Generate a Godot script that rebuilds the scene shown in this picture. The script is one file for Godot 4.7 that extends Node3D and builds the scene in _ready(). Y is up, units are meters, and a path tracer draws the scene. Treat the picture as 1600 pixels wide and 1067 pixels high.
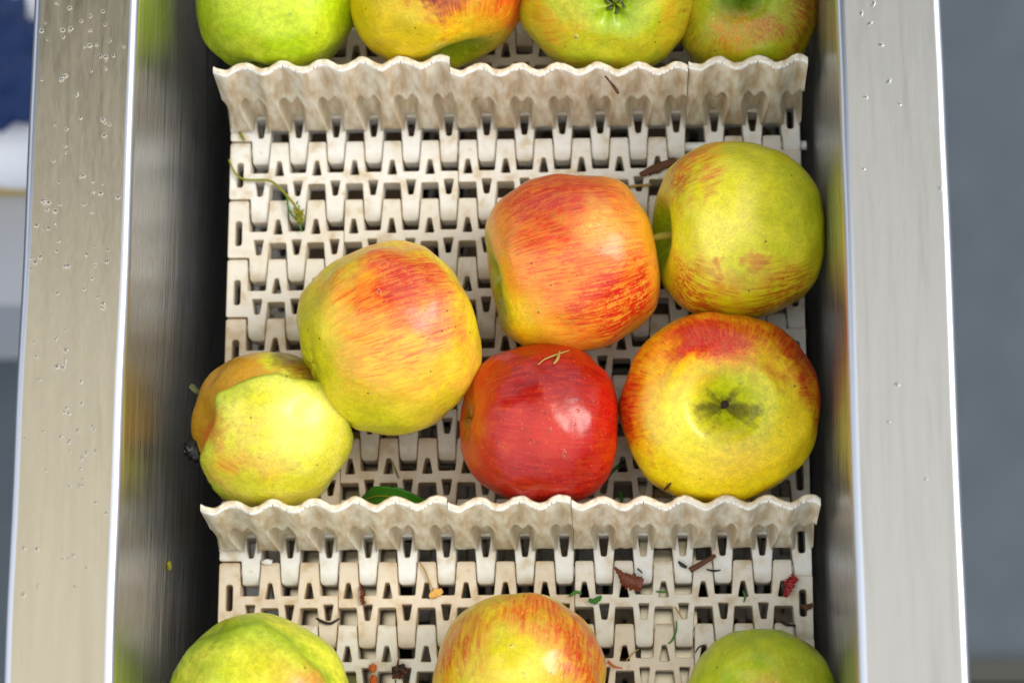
extends Node3D
# Apples riding up a white modular belt between two stainless steel side rails.
# x runs across the belt, z along it (towards the viewer), y is the belt normal; the belt top is y = 0.

const PITCH := 0.02            # finger pitch across the belt
const ROW := 0.0319            # hinge pitch along the belt
const UX := PITCH / 60.0       # drawing units of the module plan
const UZ := ROW / 93.0
const LEFT := -0.15
const VIEW := Vector3(0.0485, 0.976, 0.212)    # where the apples' upper sides face
const ACROSS := Vector3(0.99876, -0.0497, 0.0)
const UPHILL := Vector3(0.0106, 0.2117, -0.9773)

var M := {}
var taken := {}
var rng := RandomNumberGenerator.new()

# ---------------------------------------------------------------- helpers
func numbered(called: String) -> String:
	if not taken.has(called):
		taken[called] = 0
		return called
	taken[called] += 1
	return "%s_%03d" % [called, taken[called]]

func tag(o: Node, label: String, category: String, group := "", kind := ""):
	if label: o.set_meta("label", label)
	if category: o.set_meta("category", category)
	if group: o.set_meta("group", group)
	if kind: o.set_meta("kind", kind)
	return o

func thing(called: String, label: String, category: String, at := Vector3.ZERO, group := "") -> Node3D:
	var o := Node3D.new()
	o.name = numbered(called)
	add_child(o)
	o.position = at
	tag(o, label, category, group)
	return o

func put(mesh: Mesh, called: String, mat: Material, parent: Node = null, at := Vector3.ZERO) -> MeshInstance3D:
	var o := MeshInstance3D.new()
	o.mesh = mesh
	o.material_override = mat
	o.position = at
	if parent:
		o.name = called
		parent.add_child(o, true)
	else:
		o.name = numbered(called)
		add_child(o)
	return o

func std(col: Color, rough: float, metal := 0.0) -> StandardMaterial3D:
	var m := StandardMaterial3D.new()
	m.albedo_color = col
	m.roughness = rough
	m.metallic = metal
	return m

func noise(seed_: int, freq: float, oct := 3, kind := FastNoiseLite.TYPE_SIMPLEX_SMOOTH) -> FastNoiseLite:
	var n := FastNoiseLite.new()
	n.seed = seed_
	n.frequency = freq
	n.noise_type = kind
	n.fractal_type = FastNoiseLite.FRACTAL_FBM if oct > 1 else FastNoiseLite.FRACTAL_NONE
	n.fractal_octaves = oct
	return n

func noise_tex(w: int, h: int, n: FastNoiseLite, ramp: Array, as_normal := false, strength := 1.0) -> NoiseTexture2D:
	var t := NoiseTexture2D.new()
	t.width = w
	t.height = h
	t.seamless = true
	t.noise = n
	t.as_normal_map = as_normal
	t.bump_strength = strength
	if ramp.size():
		var g := Gradient.new()
		var offs := PackedFloat32Array()
		var cols := PackedColorArray()
		for r in ramp:
			offs.append(r[0])
			cols.append(r[1])
		g.offsets = offs
		g.colors = cols
		t.color_ramp = g
	return t

func grid_mesh(nu: int, nv: int, f: Callable, uvf = null, closed := false) -> ArrayMesh:
	# f(i, j) -> Vector3 ; normals by finite differences of neighbours
	var V := PackedVector3Array()
	var N := PackedVector3Array()
	var T := PackedVector2Array()
	var I := PackedInt32Array()
	for j in nv + 1:
		for i in nu + 1:
			V.append(f.call(i, j))
			T.append(uvf.call(i, j) if uvf != null else Vector2(float(i) / nu, float(j) / nv))
	var w := nu + 1
	for j in nv + 1:
		for i in nu + 1:
			var il := (i - 1 if i > 0 else (nu - 1 if closed else i))
			var ir := (i + 1 if i < nu else (1 if closed else i))
			var du := V[j * w + ir] - V[j * w + il]
			var dv := V[mini(j + 1, nv) * w + i] - V[maxi(j - 1, 0) * w + i]
			var n := dv.cross(du)
			N.append(n.normalized() if n.length() > 1e-14 else Vector3.UP)
	for j in nv:
		for i in nu:
			var a := j * w + i
			I.append_array([a, a + 1, a + w, a + 1, a + w + 1, a + w])
	return arr_mesh(V, N, T, I)

func arr_mesh(V, N, T, I, C = null) -> ArrayMesh:
	var A := []
	A.resize(Mesh.ARRAY_MAX)
	A[Mesh.ARRAY_VERTEX] = V
	A[Mesh.ARRAY_NORMAL] = N
	if T != null: A[Mesh.ARRAY_TEX_UV] = T
	if C != null: A[Mesh.ARRAY_COLOR] = C
	A[Mesh.ARRAY_INDEX] = I
	var m := ArrayMesh.new()
	m.add_surface_from_arrays(Mesh.PRIMITIVE_TRIANGLES, A)
	return m

func tube(path: Array, radii: Array, sides := 8) -> ArrayMesh:
	# a closed tapered tube along smoothed points
	var pts: Array[Vector3] = []
	var rad: Array[float] = []
	var c := Curve3D.new()
	for k in path.size():
		var t: Vector3 = (path[mini(k + 1, path.size() - 1)] - path[maxi(k - 1, 0)]) / 6.0
		c.add_point(path[k], -t, t)
	var steps := (path.size() - 1) * 5
	for s in steps + 1:
		var u := float(s) / 5.0
		var k := mini(int(u), path.size() - 2)
		pts.append(c.sample(k, u - k))
		rad.append(lerpf(radii[k], radii[k + 1], u - k))
	var side := Vector3(0.3, 0.9, 0.2)
	var frames: Array = []
	for s in pts.size():
		var d: Vector3 = (pts[mini(s + 1, pts.size() - 1)] - pts[maxi(s - 1, 0)]).normalized()
		side = (side - d * side.dot(d)).normalized()
		frames.append([side, d.cross(side)])
	var f := func(i, j):
		var s: int = clampi(j - 1, 0, pts.size() - 1)
		var r: float = rad[s] if (j > 0 and j <= pts.size()) else 0.00001
		var a = TAU * (i % sides) / sides
		return pts[s] + (frames[s][0] * cos(a) + frames[s][1] * sin(a)) * r
	return grid_mesh(sides, pts.size() + 1, f, null, true)

func box_mesh(size: Vector3) -> ArrayMesh:
	return bevel_prism([Vector2(-size.x / 2, -size.z / 2), Vector2(size.x / 2, -size.z / 2), Vector2(size.x / 2, size.z / 2), Vector2(-size.x / 2, size.z / 2)], size.y, minf(0.0008, size[size.min_axis_index()] * 0.2))

func bevel_prism(poly: Array, height: float, b: float) -> ArrayMesh:
	# top at y = height / 2
	var st := SurfaceTool.new()
	st.begin(Mesh.PRIMITIVE_TRIANGLES)
	st.set_smooth_group(-1)
	var pp := PackedVector2Array(poly)
	if Geometry2D.is_polygon_clockwise(pp): pp.reverse()
	var inn := inset(pp, b)
	var levels := [[inn, height / 2], [pp, height / 2 - b], [pp, -height / 2 + b], [inn, -height / 2]]
	var tri := Geometry2D.triangulate_polygon(inn)
	for k in range(0, tri.size(), 3):
		for q in [[0, 1, 2, height / 2], [0, 2, 1, -height / 2]]:
			var a := inn[tri[k + q[0]]]
			var bb := inn[tri[k + q[1]]]
			var cc := inn[tri[k + q[2]]]
			if (bb - a).cross(cc - a) * (1 if q[3] > 0 else -1) < 0:
				var sw := bb
				bb = cc
				cc = sw
			for v in [a, bb, cc]: st.add_vertex(Vector3(v.x, q[3], v.y))
	for l in 3:
		for k in pp.size():
			var k2 := (k + 1) % pp.size()
			var a0: Vector2 = levels[l][0][k]
			var a1: Vector2 = levels[l][0][k2]
			var b0: Vector2 = levels[l + 1][0][k]
			var b1: Vector2 = levels[l + 1][0][k2]
			var ya: float = levels[l][1]
			var yb: float = levels[l + 1][1]
			for v in [Vector3(a0.x, ya, a0.y), Vector3(b0.x, yb, b0.y), Vector3(b1.x, yb, b1.y), Vector3(a0.x, ya, a0.y), Vector3(b1.x, yb, b1.y), Vector3(a1.x, ya, a1.y)]: st.add_vertex(v)
	st.generate_normals()
	return st.commit()

# plan-drawing helpers: polygons of [x, y, fillet radius]
func fillet(pts: Array, seg := 4) -> PackedVector2Array:
	var out := PackedVector2Array()
	var n := pts.size()
	for k in n:
		var p := Vector2(pts[k][0], pts[k][1])
		var a := Vector2(pts[(k + n - 1) % n][0], pts[(k + n - 1) % n][1])
		var b := Vector2(pts[(k + 1) % n][0], pts[(k + 1) % n][1])
		var r: float = pts[k][2]
		if r <= 0.0:
			out.append(p)
			continue
		var da := (a - p).normalized()
		var db := (b - p).normalized()
		var half := absf(da.angle_to(db)) / 2.0
		if half > 1.5:
			out.append(p)
			continue
		var d := minf(r / tan(half), 0.48 * minf(p.distance_to(a), p.distance_to(b)))
		for s in seg + 1:
			var t := float(s) / seg
			out.append((p + da * d).lerp(p, t).lerp(p.lerp(p + db * d, t), t))
	return out

func inset(p: PackedVector2Array, b: float) -> PackedVector2Array:
	# p counter-clockwise in Godot's sense (is_polygon_clockwise false); b > 0 shrinks it
	var out := PackedVector2Array()
	var n := p.size()
	for k in n:
		var e1 := (p[k] - p[(k + n - 1) % n]).normalized()
		var e2 := (p[(k + 1) % n] - p[k]).normalized()
		var n1 := Vector2(-e1.y, e1.x)
		var n2 := Vector2(-e2.y, e2.x)
		out.append(p[k] + (n1 + n2) / maxf(0.5, 1.0 + n1.dot(n2)) * b)
	return out

# ---------------------------------------------------------------- belt modules
func v_at(i: int) -> float: return 48.7 + 60.0 * i
func a_at(i: int) -> float: return 78.7 + 60.0 * i

func knuckle(z: float) -> float:
	# how far the top of a finger has curled down at plan position z
	if z > 104.0:
		var d := minf(z - 104.0, 23.5)
		return -(26.0 - sqrt(26.0 * 26.0 - d * d))
	if z < 9.0:
		var d := 9.0 - z
		return -0.6 * (10.0 - sqrt(100.0 - d * d))
	return 0.0

func module_mesh(first_v: int, last_v: int, missing := -1, carries := false) -> ArrayMesh:
	# first_v = 0: starts with the left end block; otherwise starts with the A finger before first_v
	# last_v = 14: ends with the right end block
	var top: Array = []
	var low: Array = []
	var holes: Array = []
	var x0: float = 0.0 if first_v == 0 else v_at(first_v - 1) + 15.5
	if first_v == 0:
		top += [[0.0, 0.0, 5.0], [32.0, 0.0, 4.0], [33.0, 50.0, 3.0]]
		holes.append([[11.0, 33.0, 5.0], [22.0, 33.0, 5.0], [22.0, 72.0, 5.0], [11.0, 72.0, 5.0]])
	for i in range(maxi(first_v - 1, 0), last_v):
		if first_v > 0 and i < first_v - 1: continue
		var a := a_at(i)
		var l := maxf(a - 17.0, x0)
		if i == missing:
			top += [[l, 50.0, 0.5], [a + 16.0, 50.0, 0.5]]
			continue
		top += [[l, 50.0, 3.0 if l > x0 else 0.6], [a - 14.0, 0.0, 4.0], [a + 14.0, 0.0, 4.0]]
		if i == 13: top += [[a + 14.8, 24.0, 1.0]]
		else: top += [[a + 17.0, 50.0, 3.0]]
		holes.append([[a - 3.2, 31.0, 3.0], [a + 3.2, 31.0, 3.0], [a + 8.0, 54.5, 2.0], [a - 8.0, 54.5, 2.0]])
	for i in range(last_v, first_v - 1, -1):
		var v := v_at(i)
		if i == 14:
			top += [[v + 15.0, 24.0, 2.5]]
			low += [[v + 15.0, 126.0, 3.0], [v - 12.5, 126.0, 4.0], [v - 15.5, 68.0, 3.0]]
			holes.append([[v - 6.0, 44.0, 5.0], [v + 5.0, 44.0, 5.0], [v + 5.0, 84.0, 5.0], [v - 6.0, 84.0, 5.0]])
			continue
		var tip: float = [9.0, 10.0, 5.0, 9.0, 12.0, 4.0, 9.0][(i * 5 + first_v * 3 + last_v) % 7]
		if i == last_v: low += [[v + 14.8, 50.0, 0.6], [v + 14.8, 68.0, 0.6]]
		else: low += [[v + 16.5, 68.0, 3.0]]
		low += [[v + 13.4, 112.0, 1.0], [v + 13.4, 126.0, tip], [v - 13.4, 126.0, tip]]
		if i == 0: low += [[v - 14.6, 91.0, 2.0], [0.0, 91.0, 4.0]]
		else: low += [[v - 13.4, 112.0, 1.0], [v - 16.5, 68.0, 3.0]]
		var ht := 56.0 if carries else 63.0
		holes.append([[v - 8.2, ht, 2.0], [v + 8.2, ht, 2.0], [v + 4.2, 87.0, 3.5], [v - 4.2, 87.0, 3.5]])
	if first_v > 0: low += [[x0, 68.0, 0.6]]
	var outline := fillet(top + low)
	if Geometry2D.is_polygon_clockwise(outline): outline.reverse()
	var cuts: Array[PackedVector2Array] = []
	for h in holes:
		var hp := fillet(h)
		if not Geometry2D.is_polygon_clockwise(hp): hp.reverse()
		cuts.append(hp)          # clockwise: insetting it grows it
	var b := 1.5
	var top_out := inset(outline, b)
	var top_cuts: Array[PackedVector2Array] = []
	for h in cuts: top_cuts.append(inset(h, b))
	var V := PackedVector3Array()
	var N := PackedVector3Array()
	var C := PackedColorArray()
	var I := PackedInt32Array()
	var white := Color(1, 1, 1)
	var grime := Color(0.88, 0.76, 0.60)
	var wall := Color(1, 1, 1)
	var thick := 42.0
	var pos := func(p: Vector2, y: float) -> Vector3: return Vector3(p.x * UX, y * UX, p.y * UZ)
	# top and bottom faces, cut into strips through the holes and bands across the curled ends
	var xs: Array[float] = [-1.0]
	for k in 31: xs.append(48.7 + 30.0 * k)
	if first_v == 0: xs.insert(1, 16.5)
	var zs: Array[float] = [-1.0, 3.0, 9.0, 58.0, 104.0, 110.0, 116.0, 121.0, 130.0]
	for side in 2:
		for sx in xs.size() - 1:
			for sz in zs.size() - 1:
				if side == 1 and sz % 3 != 0: continue
				var z1: float = zs[sz + 1] if side == 0 else zs[mini(sz + 3, zs.size() - 1)]
				var cell := PackedVector2Array([Vector2(xs[sx], zs[sz]), Vector2(xs[sx + 1], zs[sz]), Vector2(xs[sx + 1], z1), Vector2(xs[sx], z1)])
				var pieces := Geometry2D.intersect_polygons(cell, top_out if side == 0 else outline)
				for h in (top_cuts if side == 0 else cuts):
					var nxt: Array[PackedVector2Array] = []
					for pc in pieces: nxt.append_array(Geometry2D.clip_polygons(pc, h))
					pieces = nxt
				for pc in pieces:
					if pc.size() < 3: continue
					var tri := Geometry2D.triangulate_polygon(pc)
					var base := V.size()
					for q in pc:
						V.append(pos.call(q, knuckle(q.y) if side == 0 else -thick))
						var slope := (knuckle(q.y + 0.3) - knuckle(q.y - 0.3)) / 0.6
						N.append(Vector3(0, 1, -slope).normalized() if side == 0 else Vector3.DOWN)
						C.append(white if side == 0 else wall)
					for k in range(0, tri.size(), 3):
						var p0 := pc[tri[k]]
						var p1 := pc[tri[k + 1]]
						var p2 := pc[tri[k + 2]]
						var cw := (p1 - p0).cross(p2 - p0) > 0      # clockwise seen from above (z down)
						if cw == (side == 0): I.append_array([base + tri[k], base + tri[k + 1], base + tri[k + 2]])
						else: I.append_array([base + tri[k], base + tri[k + 2], base + tri[k + 1]])
	# bevels and side walls round the outline and every hole
	var loops: Array = [[outline, top_out]]
	for k in cuts.size(): loops.append([cuts[k], top_cuts[k]])
	for lp in loops:
		var o: PackedVector2Array = lp[0]
		var inn: PackedVector2Array = lp[1]
		var n := o.size()
		var base := V.size()
		for k in n:
			var e := (o[(k + 1) % n] - o[(k + n - 1) % n]).normalized()
			var out_n := Vector3(e.y, 0, -e.x)
			var y := knuckle(inn[k].y)
			var slope := (knuckle(inn[k].y + 0.3) - knuckle(inn[k].y - 0.3)) / 0.6
			V.append(pos.call(inn[k], y))
			N.append(Vector3(0, 1, -slope).normalized())
			C.append(white)
			V.append(pos.call(o[k], y - b))
			N.append((out_n + Vector3.UP * 0.7).normalized())
			C.append(grime)
			V.append(pos.call(o[k], y - b))
			N.append(out_n)
			C.append(wall)
			V.append(pos.call(o[k], -thick))
			N.append(out_n)
			C.append(wall)
		for k in n:
			var a := base + 4 * k
			var c := base + 4 * ((k + 1) % n)
			for s in [0, 2]:
				I.append_array([a + s, a + s + 1, c + s, c + s, a + s + 1, c + s + 1])
	return arr_mesh(V, N, null, I, C)

# ---------------------------------------------------------------- flights
const FLIGHT_H := 0.0585
func flight_mesh(first_v: int, last_v: int, twist: float, lean: float) -> ArrayMesh:
	# scalloped panel standing on the module; local x as in module_mesh, z measured from the row top
	var x0: float = 2.0 if first_v == 0 else v_at(first_v - 1) + 15.6
	var x1: float = v_at(last_v) + (14.6 if last_v < 14 else 14.8)
	var nu := int((x1 - x0) / 2.2)
	var prof: Array = []       # [s along the height, which side, thickness share]
	for k in 31: prof.append([k / 30.0, 1.0])
	prof.append([1.012, 0.6])
	prof.append([1.016, 0.0])
	prof.append([1.012, -0.6])
	for k in range(8, -1, -1): prof.append([k / 8.0, -1.0])
	var n1 := noise(991 + first_v, 0.9, 2)
	var f := func(i, j):
		var x: float = lerpf(x0, x1, float(i) / nu)
		var s: float = prof[j][0]
		var front: float = prof[j][1]
		var ss := clampf(s, 0, 1)
		var ph := fposmod((x - v_at(0)) / 60.0 + 0.5, 1.0) - 0.5     # 0 at a fork
		var cup := 0.5 + 0.5 * cos(TAU * ph)
		var z := 0.0
		# waves of the sheet: at every fork it swings away uphill
		z -= lerpf(0.0004, 0.0038, smoothstep(0.10, 0.7, ss)) * cup
		# scooped hollow above each fork, with a rim
		var hw := 0.17 + 0.16 * clampf(ss / 0.45, 0, 1)
		var hol := smoothstep(0.50, 0.36, ss + 0.05 * cos(TAU * ph * 2.6)) * smoothstep(hw + 0.05, hw - 0.06, absf(ph))
		z -= 0.0078 * hol
		# two ribs rising from the fork legs and spreading
		var c := 0.20 + 0.15 * clampf(ss / 0.45, 0, 1)
		var rib := exp(-pow((absf(ph) - c) / 0.042, 2)) * (1.0 - smoothstep(0.22, 0.6, ss))
		z += 0.0020 * rib
		z += n1.get_noise_2d(x * 0.05, s * 2.0) * 0.0005
		z -= (lean + twist * (x - x0) / (x1 - x0)) * pow(ss, 1.15)
		var th := 0.0019
		z += front * th - th
		var y := 0.0006 + s * FLIGHT_H + 0.0007 * n1.get_noise_2d(x * 0.08, 7.0) * ss
		return Vector3(x * UX, y, 0.815 * ROW + z)
	var uvf := func(i, j): return Vector2(lerpf(x0, x1, float(i) / nu) / 180.0, prof[j][0] * 0.5 + (0.0 if prof[j][1] > 0 else 0.5))
	var st := SurfaceTool.new()
	st.append_from(grid_mesh(nu, prof.size() - 1, f, uvf), 0, Transform3D())
	# end caps
	for side in [0, nu]:
		var cap := SurfaceTool.new()
		cap.begin(Mesh.PRIMITIVE_TRIANGLES)
		cap.set_smooth_group(-1)
		for k in 15:
			var qa := [k * 2, mini(k * 2 + 2, 30)]
			var qb := [prof.size() - 1 - int(k * 0.55), prof.size() - 1 - int((k + 1) * 0.55)]
			var p: Array = [f.call(side, qa[0]), f.call(side, qa[1]), f.call(side, qb[1]), f.call(side, qb[0])]
			var ord := [0, 1, 2, 0, 2, 3] if side == 0 else [0, 2, 1, 0, 3, 2]
			for o in ord:
				cap.set_uv(Vector2(p[o].x / UX / 180.0, 0.3))
				cap.add_vertex(p[o])
		cap.generate_normals()
		st.append_from(cap.commit(), 0, Transform3D())
	return st.commit()

# ---------------------------------------------------------------- apples
func facing(dx: float, dy: float, back := false) -> Vector3:
	# a direction on the upper side of a fruit: dx to the right, dy uphill, in radii
	var q := sqrt(maxf(0.0, 1.0 - dx * dx - dy * dy))
	return (ACROSS * dx + UPHILL * dy + VIEW * (-q if back else q)).normalized()

func apple_point(c: Dictionary, th: float, ph: float) -> Vector3:
	# local surface point; +y is the stem end
	var s := sin(th)
	var k := cos(th)
	var sq: float = c.get("square", 0.86)
	var x: float = pow(maxf(s, 0.0), sq)
	var y: float = signf(k) * pow(absf(k), 0.92)
	var taper: float = c.get("taper", 0.06)
	x *= 1.0 + taper * y
	var lob: float = c.get("lobes", 0.02)
	x *= 1.0 + lob * cos(5.0 * ph + c.seed) * smoothstep(0.5, -1.0, y) + 0.012 * cos(2.0 * ph + c.seed * 2.0)
	var wob: FastNoiseLite = c.wob
	var d := Vector3(s * cos(ph), k, s * sin(ph))
	var bump := wob.get_noise_3dv(d * 1.3) * float(c.get("bumpy", 0.045))
	var cav: float = c.get("stem_depth", 0.30)
	var cavw: float = c.get("stem_width", 0.30)
	var cal: float = c.get("eye_depth", 0.16)
	var calw: float = c.get("eye_width", 0.27)
	y -= cav * exp(-pow(x / cavw, 2.0)) if k > 0 else 0.0
	y += cal * (1.0 + 0.25 * cos(5.0 * ph + c.seed)) * exp(-pow(x / calw, 2.0)) if k < 0 else 0.0
	var p := Vector3(x * cos(ph), y * float(c.get("tall", 0.88)), x * sin(ph)) * (1.0 + bump)
	if c.has("bulge"):
		for bl in c.bulge:        # [world direction, angular radius, softness, amount]
			var w: Vector3 = c.basis * d
			var ang := w.angle_to(bl[0]) + wob.get_noise_3dv(d * 1.3 + Vector3(3, 1, 2)) * 0.16
			p *= 1.0 + bl[3] * smoothstep(bl[1] + bl[2], bl[1] - bl[2], ang)
	if c.has("squash"):
		var w: Vector3 = c.basis * p
		p = c.basis.inverse() * (w * c.squash)
	return p * float(c.r)

func apple_image(c: Dictionary) -> Image:
	var W: int = c.get("px", 512)
	var H := W / 2
	var low := noise(c.seed * 7 + 1, 1.0, 3)
	var fine := noise(c.seed * 7 + 2, 9.0, 3)
	var grit := noise(c.seed * 7 + 3, 34.0, 2)
	var stripe := noise(c.seed * 7 + 4, 1.0, 3)
	var dots := noise(c.seed * 7 + 5, float(c.get("dot_freq", 11.0)), 1, FastNoiseLite.TYPE_CELLULAR)
	dots.cellular_return_type = FastNoiseLite.RETURN_DISTANCE
	var specks := noise(c.seed * 7 + 6, 5.5, 1, FastNoiseLite.TYPE_CELLULAR)
	specks.cellular_return_type = FastNoiseLite.RETURN_DISTANCE
	var B: Basis = c.basis
	var ca: Color = c.skin
	var cb: Color = c.skin2
	var cg: Color = c.get("green", Color(0.50, 0.62, 0.10))
	var dotc: Color = c.get("dot", Color(0.95, 0.85, 0.45))
	var dot_r: float = c.get("dot_size", 0.16)
	var dot_s: float = c.get("dot_strength", 0.5)
	var sp: Array = c.splats
	var sk: float = c.get("stripe_k", 15.0)
	var russet: float = c.get("russet", 0.0)
	var green_w: float = c.get("green_width", 0.5)
	var fold: bool = c.has("bulge")
	var fold_at: Array = c.bulge[0] if fold else [Vector3.UP, 0.0]
	var wob: FastNoiseLite = c.wob
	var bytes := PackedByteArray()
	bytes.resize(W * H * 3)
	var o := 0
	for j in H:
		var th := PI * (j + 0.5) / H
		var st := sin(th)
		var ct := cos(th)
		for i in W:
			var ph := TAU * (i + 0.5) / W
			var d := Vector3(st * cos(ph), ct, st * sin(ph))
			var w := B * d
			var col := ca
			if w.y > -0.55:
				var n0 := low.get_noise_3dv(d * 2.0)
				var n1 := fine.get_noise_3dv(d)
				var n2 := grit.get_noise_3dv(d)
				# streaks follow the meridians
				var q := minf(1.0, st * 1.6)
				var s0 := stripe.get_noise_3d(cos(ph) * sk * q, ct * 2.2 + n0 * 0.5, sin(ph) * sk * q)
				var s1 := stripe.get_noise_3d(cos(ph) * sk * 2.1 * q + 9.0, ct * 3.6 - n0, sin(ph) * sk * 2.1 * q)
				col = ca.lerp(cb, clampf(0.5 + n0 * 1.3 + n1 * 0.5 + s0 * 0.35, 0.0, 1.0))
				# ends stay green
				var g := smoothstep(green_w, 0.08, st + n1 * 0.06 + s0 * 0.12) if ct > 0 else smoothstep(green_w * 0.8, 0.08, st + n1 * 0.06)
				col = col.lerp(cg, g * 0.8)
				var inside := 0.0
				if fold:
					var ang := w.angle_to(fold_at[0]) + wob.get_noise_3dv(d * 1.3 + Vector3(3, 1, 2)) * 0.16
					inside = smoothstep(fold_at[1] + 0.03, fold_at[1] - 0.03, ang)
					col = col.lerp(cg, smoothstep(0.30, 0.02, absf(ang - fold_at[1] + 0.02) + n1 * 0.06) * 0.75)
				for k in sp:
					if k.size() > 6 and inside > 0.97: continue
					var dd: Vector3 = k[0]
					var dist = w.distance_to(dd) + n0 * 0.30 + n1 * 0.11 + n2 * 0.015
					var a := smoothstep(k[1] + k[2] * 1.25, k[1] - k[2] * 1.25, dist)
					if a > 0.003:
						var str: float = k[5]
						var m := clampf(0.55 + s0 * 1.15 + s1 * 0.75 + n1 * 0.9 + n2 * 1.0, 0.0, 1.0)
						a *= lerpf(1.0, m, str) * k[4]
						if k.size() > 6: a *= 1.0 - inside
						col = col.lerp(k[3], a)
						if str > 0.3: col = col.lerp(Color(k[3].r * 0.86, k[3].g * 0.45, k[3].b * 0.6), a * smoothstep(0.10, 0.46, s1 + n1 * 0.2 + n2 * 0.12) * 0.6)
				if russet > 0.0 and ct > 0:
					var rr := st + low.get_noise_2d(cos(ph) * 0.8 + 5.0, sin(ph) * 0.8) * 0.24 + s0 * 0.05 + n1 * 0.10 + n2 * 0.03
					col = col.lerp(Color(0.40, 0.38, 0.12), smoothstep(russet * 1.35, russet * -0.3, rr) * 0.85)
				# pale lenticels
				var dv := dots.get_noise_3dv(d) + 1.0
				col = col.lerp(dotc, smoothstep(dot_r, dot_r * 0.45, dv + n2 * 0.05) * dot_s)
				# a few dark flecks
				var sv := specks.get_noise_3dv(d) + 1.0
				if sv < 0.075 and n0 > -0.15: col = col.lerp(Color(0.13, 0.08, 0.03), 0.85 * smoothstep(0.075, 0.035, sv))
				var v := 1.0 + n2 * 0.10 + n1 * 0.09
				col = Color(col.r * v, col.g * v, col.b * v)
			bytes[o] = clampi(int(col.r * 255.0), 0, 255)
			bytes[o + 1] = clampi(int(col.g * 255.0), 0, 255)
			bytes[o + 2] = clampi(int(col.b * 255.0), 0, 255)
			o += 3
	return Image.create_from_data(W, H, false, Image.FORMAT_RGB8, bytes)

var orchard: Array = []
func paint_one(k: int): orchard[k]["image"] = apple_image(orchard[k])

func build_apple(c: Dictionary):
	var nu := 108
	var nv := 72
	var f := func(i, j): return apple_point(c, PI * clampf(float(j) / nv, 0.0005, 0.9995), TAU * (i % nu) / nu)
	var mesh := grid_mesh(nu, nv, f, null, true)
	var o := thing("apple", c.label, "apple", Vector3.ZERO, "apples on the belt")
	o.transform = Transform3D(c.basis, c.at)
	var lowest := 1e9
	for v in mesh.surface_get_arrays(0)[Mesh.ARRAY_VERTEX]: lowest = minf(lowest, (c.basis * v).y)
	o.position.y = -lowest + float(c.get("lift", 0.0)) + 0.0003
	c["placed"] = o.transform
	var m := StandardMaterial3D.new()
	m.albedo_texture = ImageTexture.create_from_image(c.image)
	m.roughness = c.get("rough", 0.42)
	m.metallic_specular = 0.38
	m.clearcoat_enabled = true
	m.clearcoat = 0.38
	m.clearcoat_roughness = 0.25
	m.normal_enabled = true
	m.normal_texture = M.pore_normal
	m.normal_scale = 0.22
	m.uv1_scale = Vector3.ONE
	put(mesh, "fruit", m, o)
	var top: Vector3 = apple_point(c, 0.0005 * PI, 0.0)
	var bottom: Vector3 = apple_point(c, 0.9995 * PI, 0.0)
	if c.has("stem"):
		var s: Array = c.stem      # [length, bend vector local, radius]
		var p0 := top - Vector3(0, 0.002, 0)
		var bend: Vector3 = s[1]
		if c.has("stem_bend"): bend = c.basis.inverse() * c.stem_bend
		var p2: Vector3 = top + Vector3(0, s[0], 0) + bend
		var p1: Vector3 = p0.lerp(p2, 0.5) + bend * -0.25
		put(tube([p0, p1, p2.lerp(p1, 0.12), p2], [s[2] * 1.5, s[2] * 0.9, s[2] * 1.0, s[2] * 1.5], 8), "stem", M[c.get("stem_mat", "stem")], o)
	if c.has("eye"):
		var e := SurfaceTool.new()
		for k in 6:
			var a: float = TAU * k / 6.0 + c.seed
			var out := Vector3(cos(a), 0, sin(a))
			var L: float = c.eye * rng.randf_range(0.8, 1.25)
			var bl := tube([bottom + out * L * 0.25 + Vector3(0, 0.002, 0), bottom + out * L * 0.55 - Vector3(0, L * 0.5, 0), bottom + out * L * rng.randf_range(0.1, 0.5) - Vector3(0, L * 0.95, 0)], [0.0018, 0.0013, 0.0003], 5)
			e.append_from(bl, 0, Transform3D())
		put(e.commit(), "calyx", M.calyx, o)
	return o

func surface_hit(c: Dictionary, from: Vector3, dir: Vector3) -> Array:
	# nearest point of the apple's skin in a direction from its centre
	var T: Transform3D = c.placed
	var l := (T.basis.inverse() * dir).normalized()
	var best := [Vector3.ZERO, Vector3.UP]
	var bd := 9.0
	for j in range(2, 71):
		for i in 72:
			var p := apple_point(c, PI * j / 72.0, TAU * i / 72.0)
			var a := p.angle_to(l)
			if a < bd:
				bd = a
				best[0] = p
	var w: Vector3 = T * best[0]
	return [w, (w - T.origin).normalized()]

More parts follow.
